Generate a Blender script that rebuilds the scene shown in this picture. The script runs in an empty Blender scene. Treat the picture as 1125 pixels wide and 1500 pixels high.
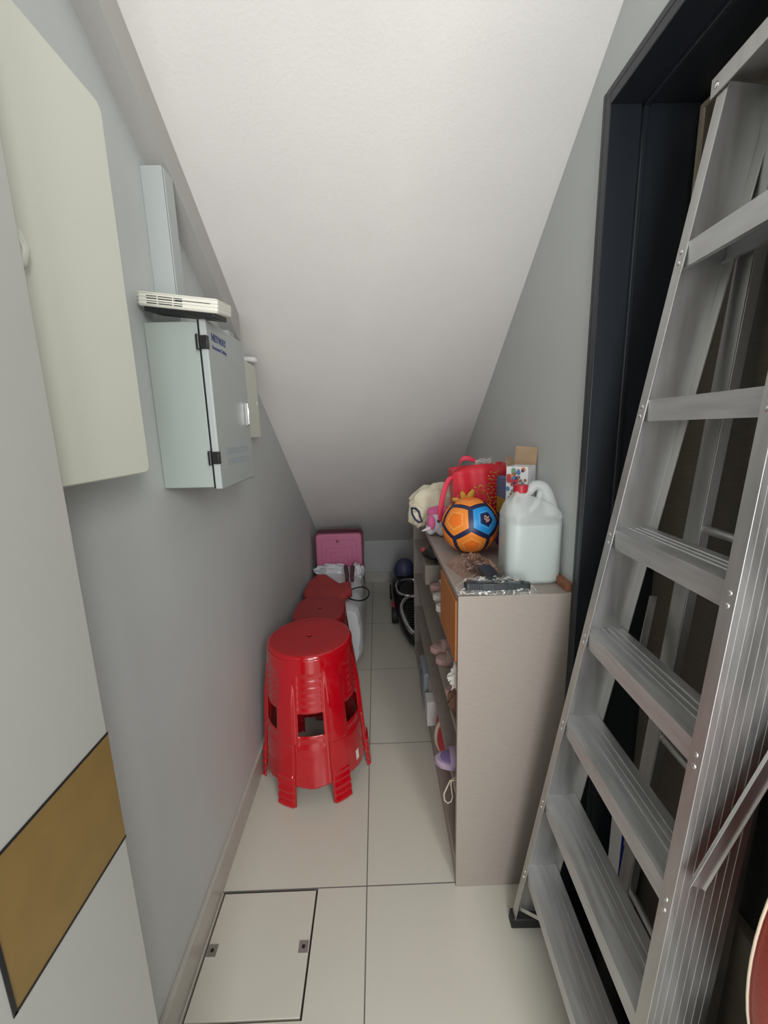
import bpy, bmesh, math, random
from mathutils import Vector, Matrix, noise
random.seed(4)
C = bpy.context.scene.collection
PI = math.pi

# ---------------------------------------------------------------- materials
def mat(name, col, rough=.5, metal=0., bump=0., bscale=60., vary=0., vscale=6., alpha=1., coat=0., trans=0., col2=None, streak=None, spec=None, sheen=0.):
    m = bpy.data.materials.new(name); m.use_nodes = True
    nt = m.node_tree; b = nt.nodes['Principled BSDF']
    c = (*col, 1)
    b.inputs['Base Color'].default_value = c
    b.inputs['Roughness'].default_value = rough
    b.inputs['Metallic'].default_value = metal
    b.inputs['Alpha'].default_value = alpha
    b.inputs['Coat Weight'].default_value = coat
    b.inputs['Transmission Weight'].default_value = trans
    if spec is not None: b.inputs['Specular IOR Level'].default_value = spec
    if sheen: b.inputs['Sheen Weight'].default_value = sheen
    tc = nt.nodes.new('ShaderNodeTexCoord')
    src = tc.outputs['Object']
    if streak:
        mp = nt.nodes.new('ShaderNodeMapping'); mp.inputs['Scale'].default_value = streak
        nt.links.new(src, mp.inputs['Vector']); src = mp.outputs['Vector']
    if vary or col2:
        n = nt.nodes.new('ShaderNodeTexNoise'); n.inputs['Scale'].default_value = vscale; n.inputs['Detail'].default_value = 5
        nt.links.new(src, n.inputs['Vector'])
        r = nt.nodes.new('ShaderNodeValToRGB')
        r.color_ramp.elements[0].position = .35; r.color_ramp.elements[1].position = .65
        if col2: a, z = c, (*col2, 1)
        else:
            a = tuple(x*(1-vary) for x in col)+(1,); z = tuple(min(1, x*(1+vary)) for x in col)+(1,)
        r.color_ramp.elements[0].color = a; r.color_ramp.elements[1].color = z
        nt.links.new(n.outputs['Fac'], r.inputs['Fac']); nt.links.new(r.outputs['Color'], b.inputs['Base Color'])
        if metal > .5:
            mr = nt.nodes.new('ShaderNodeMapRange'); mr.inputs['To Min'].default_value = rough*.75; mr.inputs['To Max'].default_value = rough*1.3
            nt.links.new(n.outputs['Fac'], mr.inputs['Value']); nt.links.new(mr.outputs['Result'], b.inputs['Roughness'])
    if bump:
        n2 = nt.nodes.new('ShaderNodeTexNoise'); n2.inputs['Scale'].default_value = bscale; n2.inputs['Detail'].default_value = 4
        nt.links.new(src, n2.inputs['Vector'])
        bp = nt.nodes.new('ShaderNodeBump'); bp.inputs['Strength'].default_value = bump; bp.inputs['Distance'].default_value = .002
        nt.links.new(n2.outputs['Fac'], bp.inputs['Height']); nt.links.new(bp.outputs['Normal'], b.inputs['Normal'])
    return m

M = {}
M['wall'] = mat('wall paint', (.535, .56, .55), .6, bump=.2, bscale=160, vary=.02, vscale=3)
M['ceil'] = mat('slope paint', (.80, .78, .755), .75, bump=.3, bscale=130, vary=.02, vscale=3)
M['skirt'] = mat('skirting tile', (.46, .44, .39), .25, vary=.05, vscale=9)
M['beam'] = mat('beam paint', (.44, .43, .41), .6, bump=.2, bscale=150)
M['trunk'] = mat('trunking plastic', (.42, .455, .445), .4)
M['frame'] = mat('charcoal frame', (.016, .020, .026), .38, bump=.1, bscale=300)
M['granite'] = mat('black granite', (.008, .009, .011), .2)
M['door'] = mat('brown door', (.125, .108, .085), .38, vary=.08, vscale=20, streak=(1, 1, 8))
M['trimlight'] = mat('beige edging', (.45, .38, .28), .4)
M['leaf'] = mat('ivory door leaf', (.385, .385, .355), .28, vary=.03, vscale=2)
M['gold'] = mat('gold band', (.25, .16, .052), .35, metal=.25, vary=.05, vscale=30)
M['blackline'] = mat('black edging', (.01, .01, .012), .4)
M['dbox'] = mat('ivory panel plastic', (.66, .68, .58), .35)
M['netbox'] = mat('powder coated steel', (.34, .385, .355), .4, bump=.08, bscale=400)
M['netdoor'] = mat('powder coated door', (.385, .42, .405), .4, bump=.08, bscale=400)
M['black'] = mat('black plastic', (.012, .012, .014), .35)
M['navy'] = mat('navy ink', (.03, .045, .16), .4)
M['inkgrey'] = mat('grey ink', (.22, .25, .28), .5)
M['cream'] = mat('cream plastic', (.76, .75, .66), .4)
M['chrome'] = mat('chrome', (.78, .78, .78), .12, metal=1)
M['alu'] = mat('brushed aluminium', (.60, .595, .58), .46, metal=1, vary=.06, vscale=10, streak=(5, 5, .5))
M['tread'] = mat('aluminium tread', (.60, .61, .61), .5, metal=.9, vary=.07, vscale=18, streak=(5, .5, 5))
M['aludark'] = mat('dull aluminium', (.40, .385, .36), .4, metal=.9, vary=.1, vscale=15)
M['cab'] = mat('taupe laminate', (.335, .29, .255), .42, bump=.12, bscale=240, vary=.04, vscale=60, streak=(.6, .6, 5))
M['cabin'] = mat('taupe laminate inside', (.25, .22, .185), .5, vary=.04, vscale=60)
M['cabedge'] = mat('taupe edging', (.44, .39, .33), .4)
M['orange'] = mat('orange wood', (.52, .19, .045), .45, vary=.08, vscale=12, streak=(1, 5, 1))
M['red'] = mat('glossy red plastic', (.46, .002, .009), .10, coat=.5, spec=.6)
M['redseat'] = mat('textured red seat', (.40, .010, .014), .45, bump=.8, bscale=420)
M['redshade'] = mat('shaded red plastic', (.33, .018, .022), .4, coat=.1)  # darker red holds the shade on the rear stool
M['redshadeseat'] = mat('shaded textured red seat', (.32, .028, .03), .6, bump=.8, bscale=420)  # same shade put into the rear seat colour
M['label'] = mat('white sticker', (.75, .74, .70), .5)
M['bagwhite'] = mat('white plastic film', (.70, .72, .75), .3, bump=1., bscale=20)
M['pinkcase'] = mat('pink shell', (.62, .19, .33), .4)
M['maroon'] = mat('maroon edging', (.14, .025, .05), .5)
M['redcloth'] = mat('dull red cloth', (.42, .05, .05), .8, bump=.6, bscale=120, vary=.1)
M['purpledark'] = mat('dark plum rubber', (.10, .035, .05), .5)
M['toyblack'] = mat('glossy black toy', (.012, .011, .013), .22)
M['toyblue'] = mat('dull indigo', (.055, .06, .13), .45)
M['ballor'] = mat('orange ball leather', (.90, .27, .03), .38, bump=.15, bscale=500)
M['ballor2'] = mat('deep orange ball print', (.90, .20, .02), .38)
M['ballline'] = mat('pale orange ball line', (1.0, .52, .22), .4)
M['ballbl'] = mat('bright blue ball leather', (.02, .30, .72), .38, bump=.15, bscale=500)
M['ballbl2'] = mat('pale blue ball line', (.16, .50, .82), .4)
M['ballnavy'] = mat('navy seam', (.014, .02, .075), .4)
M['ballpink'] = mat('tan emblem', (.55, .33, .24), .5)
M['tote'] = mat('red nonwoven', (.66, .012, .03), .5, bump=.35, bscale=300, sheen=.2)
M['totestrap'] = mat('pink red strap', (.72, .03, .08), .55)
M['goldprint'] = mat('gold print', (.62, .33, .05), .35, metal=.3)
M['yellow'] = mat('mustard print', (.66, .34, .03), .5, vary=.15, vscale=30)
M['sack'] = mat('cream canvas', (.76, .70, .53), .85, bump=.5, bscale=60, vary=.06)
M['plushw'] = mat('white plush', (.70, .68, .72), .95, bump=.8, bscale=150)
M['plushp'] = mat('pink plush', (.76, .16, .36), .95, bump=.8, bscale=150)
M['cardw'] = mat('white card', (.74, .73, .73), .5)
M['cardbrown'] = mat('brown card', (.36, .25, .15), .8, vary=.06, vscale=30)
M['cartonbrown'] = mat('dark brown card', (.13, .11, .085), .7, vary=.06, vscale=30)
M['pblue'] = mat('blue print', (.08, .22, .42), .5)
M['porange'] = mat('orange print', (.65, .22, .07), .5)
M['pred'] = mat('red print', (.50, .05, .06), .5)
M['pgreen'] = mat('green print', (.16, .35, .20), .5)
M['pbrown'] = mat('brown print', (.28, .15, .10), .5)
M['purple'] = mat('purple print', (.09, .06, .30), .5)
M['pyellow'] = mat('dull yellow print', (.42, .36, .06), .5)
M['jug'] = mat('translucent jug', (.80, .84, .82), .3, alpha=.42, bump=.05)
M['jugcap'] = mat('red cap', (.45, .015, .03), .4)
M['water'] = mat('cloudy liquid', (.44, .53, .49), .3)
M['wood'] = mat('reddish wood', (.26, .10, .05), .5, vary=.15, vscale=20)
M['gun'] = mat('gunmetal plastic', (.025, .033, .035), .3)
M['clear'] = mat('clear film', (.85, .83, .80), .12, alpha=.22, bump=1., bscale=25, spec=.9)
def film_mat(name, col, a0, a1):
    m = bpy.data.materials.new(name); m.use_nodes = True; nt = m.node_tree; b = nt.nodes['Principled BSDF']; L = nt.links.new
    tc = nt.nodes.new('ShaderNodeTexCoord'); n = nt.nodes.new('ShaderNodeTexNoise'); n.inputs['Scale'].default_value = 26; n.inputs['Detail'].default_value = 3; n.inputs['Distortion'].default_value = 1.2
    L(tc.outputs['Object'], n.inputs['Vector'])
    r = nt.nodes.new('ShaderNodeValToRGB'); e = r.color_ramp.elements
    e[0].position = .47; e[0].color = (a0,)*3+(1,); e[1].position = .50; e[1].color = (a1,)*3+(1,)
    e2 = r.color_ramp.elements.new(.53); e2.color = (a0,)*3+(1,)
    L(n.outputs['Fac'], r.inputs['Fac']); L(r.outputs['Color'], b.inputs['Alpha'])
    bp = nt.nodes.new('ShaderNodeBump'); bp.inputs['Strength'].default_value = 1; bp.inputs['Distance'].default_value = .006
    L(n.outputs['Fac'], bp.inputs['Height']); L(bp.outputs['Normal'], b.inputs['Normal'])
    b.inputs['Base Color'].default_value = (*col, 1); b.inputs['Roughness'].default_value = .1; b.inputs['Specular IOR Level'].default_value = 1
    return m
M['clear'] = film_mat('clear film', (.85, .84, .80), .10, .75)
M['tinted'] = film_mat('copper tinted film', (.48, .27, .20), .14, .8)
M['shoepink'] = mat('dusty pink', (.50, .33, .30), .6)
M['shoewhite'] = mat('off white', (.66, .63, .58), .6)
M['shoebrown'] = mat('dark brown weave', (.12, .06, .035), .7, bump=1, bscale=90)
M['lilac'] = mat('lilac foam', (.40, .30, .42), .6)
M['lilacd'] = mat('dark lilac foam', (.22, .15, .33), .6)
M['bluegrey'] = mat('blue grey plastic', (.27, .31, .36), .5)
M['cord'] = mat('cream cord', (.60, .52, .40), .6)
M['leather'] = mat('red leather', (.36, .035, .02), .42, bump=.5, bscale=130)
M['piping'] = mat('cream piping', (.72, .60, .45), .5)
M['cobalt'] = mat('cobalt print', (.02, .04, .38), .4)
M['rubber'] = mat('black rubber', (.01, .01, .01), .6)

# ---------------------------------------------------------------- helpers
class MB:
    def __init__(s): s.v = []; s.f = []; s.mi = []; s.mats = []
    def m(s, name):
        if name not in s.mats: s.mats.append(name)
        return s.mats.index(name)
    def add(s, vs, fs, mt=None):
        k = len(s.v); s.v += [Vector(q) for q in vs]; i = s.m(mt) if mt else 0
        for f in fs: s.f.append(tuple(k+j for j in f)); s.mi.append(i)
    def box(s, a, b, mt=None, mx=None):
        x0, y0, z0 = a; x1, y1, z1 = b
        vs = [Vector(p) for p in ((x0,y0,z0),(x1,y0,z0),(x1,y1,z0),(x0,y1,z0),(x0,y0,z1),(x1,y0,z1),(x1,y1,z1),(x0,y1,z1))]
        if mx: vs = [mx @ v for v in vs]
        s.add(vs, [(3,2,1,0),(4,5,6,7),(0,1,5,4),(1,2,6,5),(2,3,7,6),(3,0,4,7)], mt)
    def sweep(s, prof, p0, p1, ax, ay, mt=None):
        n = len(prof); p0 = Vector(p0); p1 = Vector(p1)
        vs = [p0+ax*a+ay*b for a, b in prof]+[p1+ax*a+ay*b for a, b in prof]
        fs = [(i, (i+1) % n, n+(i+1) % n, n+i) for i in range(n)]+[tuple(range(n))[::-1], tuple(range(n, 2*n))]
        s.add(vs, fs, mt)
    def tube(s, pts, r, mt=None, n=10, closed=False):
        pts = [Vector(p) for p in pts]; L = len(pts); vs = []; up = None
        for i, p in enumerate(pts):
            if closed: t = pts[(i+1) % L]-pts[i-1]
            else: t = pts[min(i+1, L-1)]-pts[max(i-1, 0)]
            t.normalize()
            if up is None: up = t.orthogonal().normalized()
            else: up = (up-t*up.dot(t)).normalized()
            w = t.cross(up); rr = r[i] if isinstance(r, (list, tuple)) else r
            for k in range(n):
                a = 2*PI*k/n; vs.append(p+up*math.cos(a)*rr+w*math.sin(a)*rr)
        fs = []
        for i in range(L if closed else L-1):
            j = (i+1) % L
            for k in range(n): fs.append((i*n+k, i*n+(k+1) % n, j*n+(k+1) % n, j*n+k))
        if not closed: fs += [tuple(range(n))[::-1], tuple((L-1)*n+k for k in range(n))]
        s.add(vs, fs, mt)
    def loft(s, rings, mt=None, cap=True):
        n = len(rings[0]); vs = [p for r in rings for p in r]; fs = []
        for i in range(len(rings)-1):
            for k in range(n): fs.append((i*n+k, i*n+(k+1) % n, (i+1)*n+(k+1) % n, (i+1)*n+k))
        if cap: fs += [tuple(range(n))[::-1], tuple((len(rings)-1)*n+k for k in range(n))]
        s.add(vs, fs, mt)
    def ellipsoid(s, c, r, mt=None, nu=20, nv=12, mx=None, disp=0, seed=0, dsc=3.):
        c = Vector(c); rings = []
        for i in range(1, nv):
            ph = PI*i/nv-PI/2; ring = []
            for k in range(nu):
                a = 2*PI*k/nu; d = Vector((math.cos(ph)*math.cos(a), math.cos(ph)*math.sin(a), math.sin(ph)))
                q = 1+(disp*noise.noise(d*dsc+Vector((seed, seed*.7, 0))) if disp else 0)
                p = Vector((d.x*r[0], d.y*r[1], d.z*r[2]))*q
                if mx: p = mx @ p
                ring.append(c+p)
            rings.append(ring)
        s.loft(rings, mt)
    def poly(s, pts, nrm, th, mt=None):
        n = Vector(nrm)*th; k = len(pts); pts = [Vector(p) for p in pts]
        vs = pts+[p+n for p in pts]
        s.add(vs, [tuple(range(k))[::-1], tuple(range(k, 2*k))]+[(i, (i+1) % k, k+(i+1) % k, k+i) for i in range(k)], mt)
    def build(s, name, mt=None, parent=None, bevel=0., smooth=False, seg=2, solid=0., sub=0, origin=None, recalc=True):
        me = bpy.data.meshes.new(name)
        par = Matrix.Identity(4)
        off = Vector((0, 0, 0))
        if origin is not None: off = Vector(origin)
        elif parent is not None: off = WO[parent.name]
        me.from_pydata([v-off for v in s.v], [], s.f)
        names = s.mats if s.mats else [mt]
        if s.mats and mt and mt not in s.mats: pass
        for q in names: me.materials.append(M[q])
        if s.mats:
            for p, i in zip(me.polygons, s.mi): p.material_index = i
        bm = bmesh.new(); bm.from_mesh(me); recalc and bmesh.ops.recalc_face_normals(bm, faces=bm.faces)
        if smooth == 'weld': bmesh.ops.remove_doubles(bm, verts=bm.verts, dist=1e-5)
        bm.to_mesh(me); bm.free()
        if smooth or bevel:
            for p in me.polygons: p.use_smooth = len(p.vertices) <= 10
            if hasattr(me, 'set_sharp_from_angle'): me.set_sharp_from_angle(angle=math.radians(42))
            for p in me.polygons:
                if len(p.vertices) > 10: p.use_smooth = False
        o = bpy.data.objects.new(name, me); C.objects.link(o)
        if parent is not None: o.parent = parent
        elif origin is not None: o.location = off
        WO[o.name] = off
        if solid:
            md = o.modifiers.new('s', 'SOLIDIFY'); md.thickness = solid; md.offset = -1
        if bevel:
            md = o.modifiers.new('b', 'BEVEL'); md.width = bevel; md.segments = seg; md.limit_method = 'ANGLE'; md.angle_limit = math.radians(40)
        if sub:
            md = o.modifiers.new('u', 'SUBSURF'); md.levels = sub; md.render_levels = sub
        return o
WO = {}
def tag(o, label, cat, group=None):
    o['label'] = label; o['category'] = cat
    if group: o['group'] = group
    return o
def thing(name, loc, label, cat, group=None):
    o = bpy.data.objects.new(name, None); C.objects.link(o); o.location = loc; o.empty_display_size = .05
    WO[o.name] = Vector(loc)
    return tag(o, label, cat, group)
def struct(o): o['kind'] = 'structure'; return o
def bx(name, a, b, mt, parent=None, bevel=.0, **k):
    m = MB(); m.box(a, b); return m.build(name, mt, parent, bevel, **k)
def rot(c, ax, deg):
    c = Vector(c); return Matrix.Translation(c) @ Matrix.Rotation(math.radians(deg), 4, ax) @ Matrix.Translation(-c)

XL, XR, YB, YN = -.53, .521, 3.71, -1.3
SA, SB = 2.905, .675
def cz(y): return SA-SB*y

# ---------------------------------------------------------------- setting
def tile_material():
    m = bpy.data.materials.new('polished floor tile'); m.use_nodes = True; nt = m.node_tree; b = nt.nodes['Principled BSDF']
    N = nt.nodes.new; L = nt.links.new
    geo = N('ShaderNodeNewGeometry'); sep = N('ShaderNodeSeparateXYZ'); L(geo.outputs['Position'], sep.inputs[0])
    def mth(op, a, c=None):
        n = N('ShaderNodeMath'); n.operation = op
        for i, q in enumerate((a, c)):
            if q is None: continue
            if isinstance(q, (int, float)): n.inputs[i].default_value = q
            else: L(q, n.inputs[i])
        return n.outputs[0]
    def line(c, off):
        q = mth('FRACT', mth('DIVIDE', mth('SUBTRACT', c, off), .6))
        d = mth('MINIMUM', q, mth('SUBTRACT', 1., q))
        return mth('LESS_THAN', d, .0030)
    g = mth('MAXIMUM', line(sep.outputs['X'], -.07), line(sep.outputs['Y'], 1.047-3.0))
    n = N('ShaderNodeTexNoise'); n.inputs['Scale'].default_value = 2.5; n.inputs['Detail'].default_value = 6
    L(geo.outputs['Position'], n.inputs['Vector'])
    r = N('ShaderNodeValToRGB'); r.color_ramp.elements[0].color = (.57, .55, .47, 1); r.color_ramp.elements[1].color = (.62, .60, .52, 1)
    L(n.outputs['Fac'], r.inputs['Fac'])
    mx = N('ShaderNodeMix'); mx.data_type = 'RGBA'; L(g, mx.inputs['Factor']); L(r.outputs['Color'], mx.inputs['A']); mx.inputs['B'].default_value = (.14, .13, .12, 1)
    L(mx.outputs['Result'], b.inputs['Base Color'])
    mr = N('ShaderNodeMapRange'); mr.inputs['To Min'].default_value = .22; mr.inputs['To Max'].default_value = .7; L(g, mr.inputs['Value']); L(mr.outputs['Result'], b.inputs['Roughness'])
    return m
M['tile'] = tile_material()
# floor with an opening for the access hatch
hx0, hx1, hy0, hy1 = -.516, -.222, .750, 1.047
f = MB()
for a, b in (((-.75, YN, -.05), (1.6, hy0, 0)), ((-.75, hy1, -.05), (.9, YB+.1, 0)), ((-.75, hy0, -.05), (hx0, hy1, 0)), ((hx1, hy0, -.05), (.9, hy1, 0))):
    f.box(a, b)
struct(f.build('floor', 'tile'))
ht = thing('floor_hatch', (-.369, .8985, -.02), 'square tiled access hatch with dark edging set in the floor by the left wall', 'hatch')
bx('hatch_tray', (hx0, hy0, -.05), (hx1, hy1, -.012), 'blackline', ht)
bx('hatch_tile', (hx0+.006, hy0+.006, -.012), (hx1-.006, hy1-.006, -.0005), 'tile', ht, bevel=.0008)
for x in (hx0+.008, hx1-.034):
    lb = bx('lifting_plate', (x, .884, -.0008), (x+.026, .912, .001), 'aludark', ht)
    m = MB(); m.tube([(x+.013, .898, .001), (x+.013, .898, .0014)], .005, n=16); m.build('screw_hole', 'blackline', lb)

lw = MB(); lw.box((XL-.12, YN, 0), (XL, YB+.1, 3.0)); struct(lw.build('wall_left', 'wall'))
rw = MB()
rw.box((XR, 1.02, 0), (XR+.35, YB+.1, 3.0)); rw.box((XR, .10, 2.075), (XR+.35, 1.02, 3.0)); rw.box((XR, 0., 0), (XR+.35, .10, 3.0))
struct(rw.build('wall_right', 'wall'))
struct(bx('wall_back', (XL-.12, YB, 0), (XR+.1, YB+.1, 1.0), 'wall'))
c = MB()
prof = [(YN, 2.85), (.0816, 2.85), (YB+.1, cz(YB+.1)), (YB+.1, cz(YB+.1)+.14), (.0816, 3.0), (YN, 3.0)]
c.add([(XL-.1, y, z) for y, z in prof]+[(XR+.35, y, z) for y, z in prof],
      [tuple(range(6)), tuple(range(11, 5, -1))]+[(i, (i+1) % 6, 6+(i+1) % 6, 6+i) for i in range(6)])
struct(c.build('ceiling', 'ceil'))
m = MB(); m.box((XL, .2, 0), (XL+.012, YB, .1)); struct(m.build('baseboard_left', 'skirt', bevel=.002))
m = MB(); m.box((XL+.012, YB-.012, 0), (XR, YB, .1)); struct(m.build('baseboard_back', 'skirt', bevel=.002))
m = MB(); m.box((XR-.012, 2.44, 0), (XR, YB-.012, .1)); struct(m.build('baseboard_right', 'skirt', bevel=.002))
# sloping beam below the ceiling on the left wall
m = MB(); pr = [(.0816, 2.85), (1.60, cz(1.60)), (1.60, cz(1.60)-.105), (.0816, 2.745)]
m.add([(XL, y, z) for y, z in pr]+[(XL+.05, y, z) for y, z in pr], [(0,1,2,3),(7,6,5,4)]+[(i, (i+1) % 4, 4+(i+1) % 4, 4+i) for i in range(4)])
struct(m.build('trim_1', 'beam'))

# door frame and door in the right wall
DR = XR+.18
m = MB()
m.box((XR-.012, 1.0, 0), (XR+.31, 1.02, 2.075)); m.box((XR-.012, .10, 0), (XR+.31, .12, 2.075)); m.box((XR-.012, .12, 2.055), (XR+.31, 1.0, 2.075))
m.box((XR-.012, 1.02, 0), (XR, 1.032, 2.09)); m.box((XR-.012, .10, 2.075), (XR, 1.02, 2.09))   # architrave lip
m.box((XR+.055, .990, 0), (XR+.066, 1.0, 2.055)); m.box((XR+.055, .12, 2.045), (XR+.066, 1.0, 2.055))
fr = struct(m.build('door_1', 'frame', bevel=.002))
bx('door_slab', (DR, .122, .004), (DR+.04, .998, 2.053), 'door', fr, bevel=.002)
m = MB(); m.box((DR-.006, .985, 1.25), (DR, .993, 2.045)); m.box((DR-.006, .13, 2.037), (DR, .985, 2.045)); m.build('edge_strip', 'trimlight', fr)
m = MB(); m.box((DR-.004, .60, 1.20), (DR, .72, 1.235)); m.tube([(DR-.012, .62, 1.217), (DR-.012, .69, 1.217)], .006)
m.tube([(DR-.006, .705, 1.217), (DR-.02, .705, 1.217)], .009); m.build('latch_bolt', 'aludark', fr, bevel=.001)
struct(bx('threshold', (XR, .12, 0), (DR, 1.0, .012), 'granite', fr))

# ivory door leaf at the far left of the frame
lf = thing('door_2', (-.38, .17, 0), 'x', 'x'); del lf['label'], lf['category']; struct(lf)
edge = .478
bx('leaf_panel', (-.40, -.35, .01), (-.36, edge, 2.15), 'leaf', lf, bevel=.0015)
m = MB(); m.box((-.36, .303, .865), (-.3595, edge, 1.023)); m.build('gold_band', 'gold', lf)
m = MB(); m.box((-.3597, .300, .862), (-.3588, edge, .865)); m.box((-.3597, .300, 1.023), (-.3588, edge, 1.026)); m.box((-.3597, .2985, .862), (-.3588, .303, 1.026)); m.build('band_edging', 'blackline', lf)

# ---------------------------------------------------------------- left wall fittings
q = MB(); q.box((XL, 1.105, 1.668), (XL+.05, 1.160, cz(1.16)-.104)); q.box((XL+.05, 1.110, 1.668), (XL+.0525, 1.155, cz(1.16)-.106)); tag(q.build('cable_trunking', 'trunk', bevel=.0012),
    'pale grey cable trunking rising from the steel cabinet to the sloping beam', 'trunking')
q = MB(); q.box((XL, 1.50, 1.40), (XL+.04, 1.56, cz(1.56)-.104)); q.box((XL+.04, 1.505, 1.40), (XL+.0425, 1.555, cz(1.56)-.106))
tag(q.build('cable_trunking', 'trunk', bevel=.0012), 'farther pale cable trunking, partly hidden behind the steel cabinet', 'trunking')

db = thing('distribution_box', (XL, .62, 1.335), 'large ivory wall box with rounded corners, above the gold banded door leaf', 'electrical box')
def rrect(y0, y1, z0, z1, r, x, n=6):
    pts = []
    for cy, c2, a0 in ((y1-r, z1-r, 0), (y0+r, z1-r, 90), (y0+r, z0+r, 180), (y1-r, z0+r, 270)):
        for i in range(n+1):
            a = math.radians(a0+90*i/n); pts.append(Vector((x, cy+r*math.cos(a), c2+r*math.sin(a))))
    return pts
m = MB(); m.loft([rrect(.20, .775, 1.345, 1.915, .012, XL), rrect(.20, .775, 1.345, 1.915, .012, -.444)]); m.build('box_body', 'dbox', db, smooth=True)
m = MB(); m.loft([rrect(.19, .785, 1.335, 1.925, .014, -.444), rrect(.19, .785, 1.335, 1.925, .014, -.428), rrect(.192, .783, 1.337, 1.923, .013, -.426)])
dd = m.build('box_cover', 'dbox', db, smooth=True)
m = MB(); m.tube([(-.424, .545, 1.648), (-.418, .552, 1.640), (-.416, .557, 1.625), (-.418, .553, 1.608), (-.424, .545, 1.600)], .0055); m.tube([(-.425, .535, 1.640), (-.420, .542, 1.625), (-.425, .536, 1.608)], .006)
m.build('cover_latch', 'dbox', dd, smooth=True)

nb = thing('network_cabinet', (XL, 1.165, 1.272), 'grey steel wall cabinet with black hinges and blue lettering on its door', 'cabinet')
m = MB(); m.box((XL, 1.03, 1.272), (-.405, 1.30, 1.660)); m.build('cabinet_body', 'netbox', nb, bevel=.003)
m = MB(); m.box((-.4055, 1.028, 1.270), (-.403, 1.302, 1.662)); m.build('door_gasket', 'blackline', nb)
m = MB(); m.box((-.402, 1.026, 1.268), (-.385, 1.304, 1.664))
nd = m.build('cabinet_door', 'netdoor', nb, bevel=.003)
for z in (1.345, 1.612):
    m = MB(); m.box((-.408, 1.020, z-.015), (-.3835, 1.034, z+.015)); m.tube([(-.404, 1.019, z-.017), (-.404, 1.019, z+.017)], .0055, n=12); m.build('hinge', 'black', nb, bevel=.0015)
m = MB()
for zz in (1.322, 1.350):
    for i in range(26):
        y = 1.085+i*.0067; m.box((-.3853, y, zz), (-.3847, y+.003, zz+.017))
m.build('vent_slots', 'inkgrey', nd)
m = MB(); m.box((-.385, 1.262, 1.425), (-.380, 1.280, 1.49)); lh = m.build('lock_plate', 'netdoor', nd, bevel=.001)
m = MB(); m.box((-.380, 1.264, 1.428), (-.374, 1.270, 1.49)); m.build('lock_handle', 'chrome', lh, bevel=.001)
m = MB(); m.tube([(-.381, 1.274, 1.432), (-.3785, 1.274, 1.432)], .003); m.tube([(-.381, 1.274, 1.445), (-.3785, 1.274, 1.445)], .0025); m.build('keyhole', 'black', lh)
def text_on(body, size, origin, xdir, ydir, mt, parent, name='lettering', th=.0006, bold=0.):
    cu = bpy.data.curves.new(name, 'FONT'); cu.body = body; cu.size = size; cu.extrude = th; cu.offset = bold
    o = bpy.data.objects.new(name, cu); C.objects.link(o)
    dg = bpy.context.evaluated_depsgraph_get(); me = bpy.data.meshes.new_from_object(o.evaluated_get(dg))
    bpy.data.objects.remove(o)
    X = Vector(xdir).normalized(); Y = Vector(ydir).normalized(); Z = X.cross(Y); off = Vector(origin)-WO[parent.name]
    me.transform(Matrix(((X.x, Y.x, Z.x, off.x), (X.y, Y.y, Z.y, off.y), (X.z, Y.z, Z.z, off.z), (0, 0, 0, 1))))
    me.materials.clear(); me.materials.append(M[mt])
    o = bpy.data.objects.new(name, me); C.objects.link(o); o.parent = parent; return o
text_on('NETWAY', .023, (-.3848, 1.052, 1.622), (0, 1, 0), (0, 0, 1), 'navy', nd, bold=.0008)
text_on('Structured Cabling', .0125, (-.3848, 1.052, 1.603), (0, 1, 0), (0, 0, 1), 'navy', nd)

ap = thing('network_router', (-.433, 1.06, 1.68), 'cream vented router tilted on top of the grey steel cabinet', 'router')
R1 = Matrix.Translation((-.433, 1.075, 1.674)) @ Matrix.Rotation(math.radians(7), 4, 'Y') @ Matrix.Rotation(math.radians(7), 4, 'X')
m = MB(); m.box((-.088, -.075, .012), (.088, .015, .042), mx=R1); rb = m.build('router_case', 'cream', ap, bevel=.004)
m = MB(); m.box((-.078, -.070, .002), (.078, .010, .013), mx=R1); m.build('router_base', 'blackline', ap, bevel=.002)
m = MB()
for i in range(4):
    for a, b in ((-.068, -.046), (-.043, -.012), (-.009, .01)):
        m.box((a, -.0755, .018+i*.0048), (b, -.0745, .020+i*.0048), mx=R1)
m.box((-.005, -.0755, .0295), (.072, -.0745, .0307), mx=R1); m.build('vent_slots', 'blackline', rb)
m = MB()
for i in range(4): m.box((-.0885, -.0765, .0165+i*.0075), (.0885, .0, .0175+i*.0075), mx=R1)
m.build('case_rib', 'cream', rb)

wb = thing('junction_box', (XL, 1.69, 1.385), 'small off-white wall box, beyond the grey steel cabinet', 'electrical box')
m = MB(); m.loft([rrect(1.585, 1.765, 1.385, 1.670, .008, XL), rrect(1.585, 1.765, 1.385, 1.670, .008, -.484), rrect(1.588, 1.762, 1.388, 1.667, .007, -.48)])
wj = m.build('box_body', 'dbox', wb, smooth=True)
m = MB(); m.box((-.48, 1.74, 1.515), (-.4785, 1.75, 1.53)); m.build('switch_rocker', 'cream', wj)
m = MB(); m.tube([(-.53, 1.725, 1.69), (-.49, 1.725, 1.69), (-.472, 1.73, 1.688), (-.465, 1.735, 1.685)], [.010, .010, .011, .006], n=14)
m.build('conduit_stub', 'cardw', wb, smooth=True)

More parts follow.
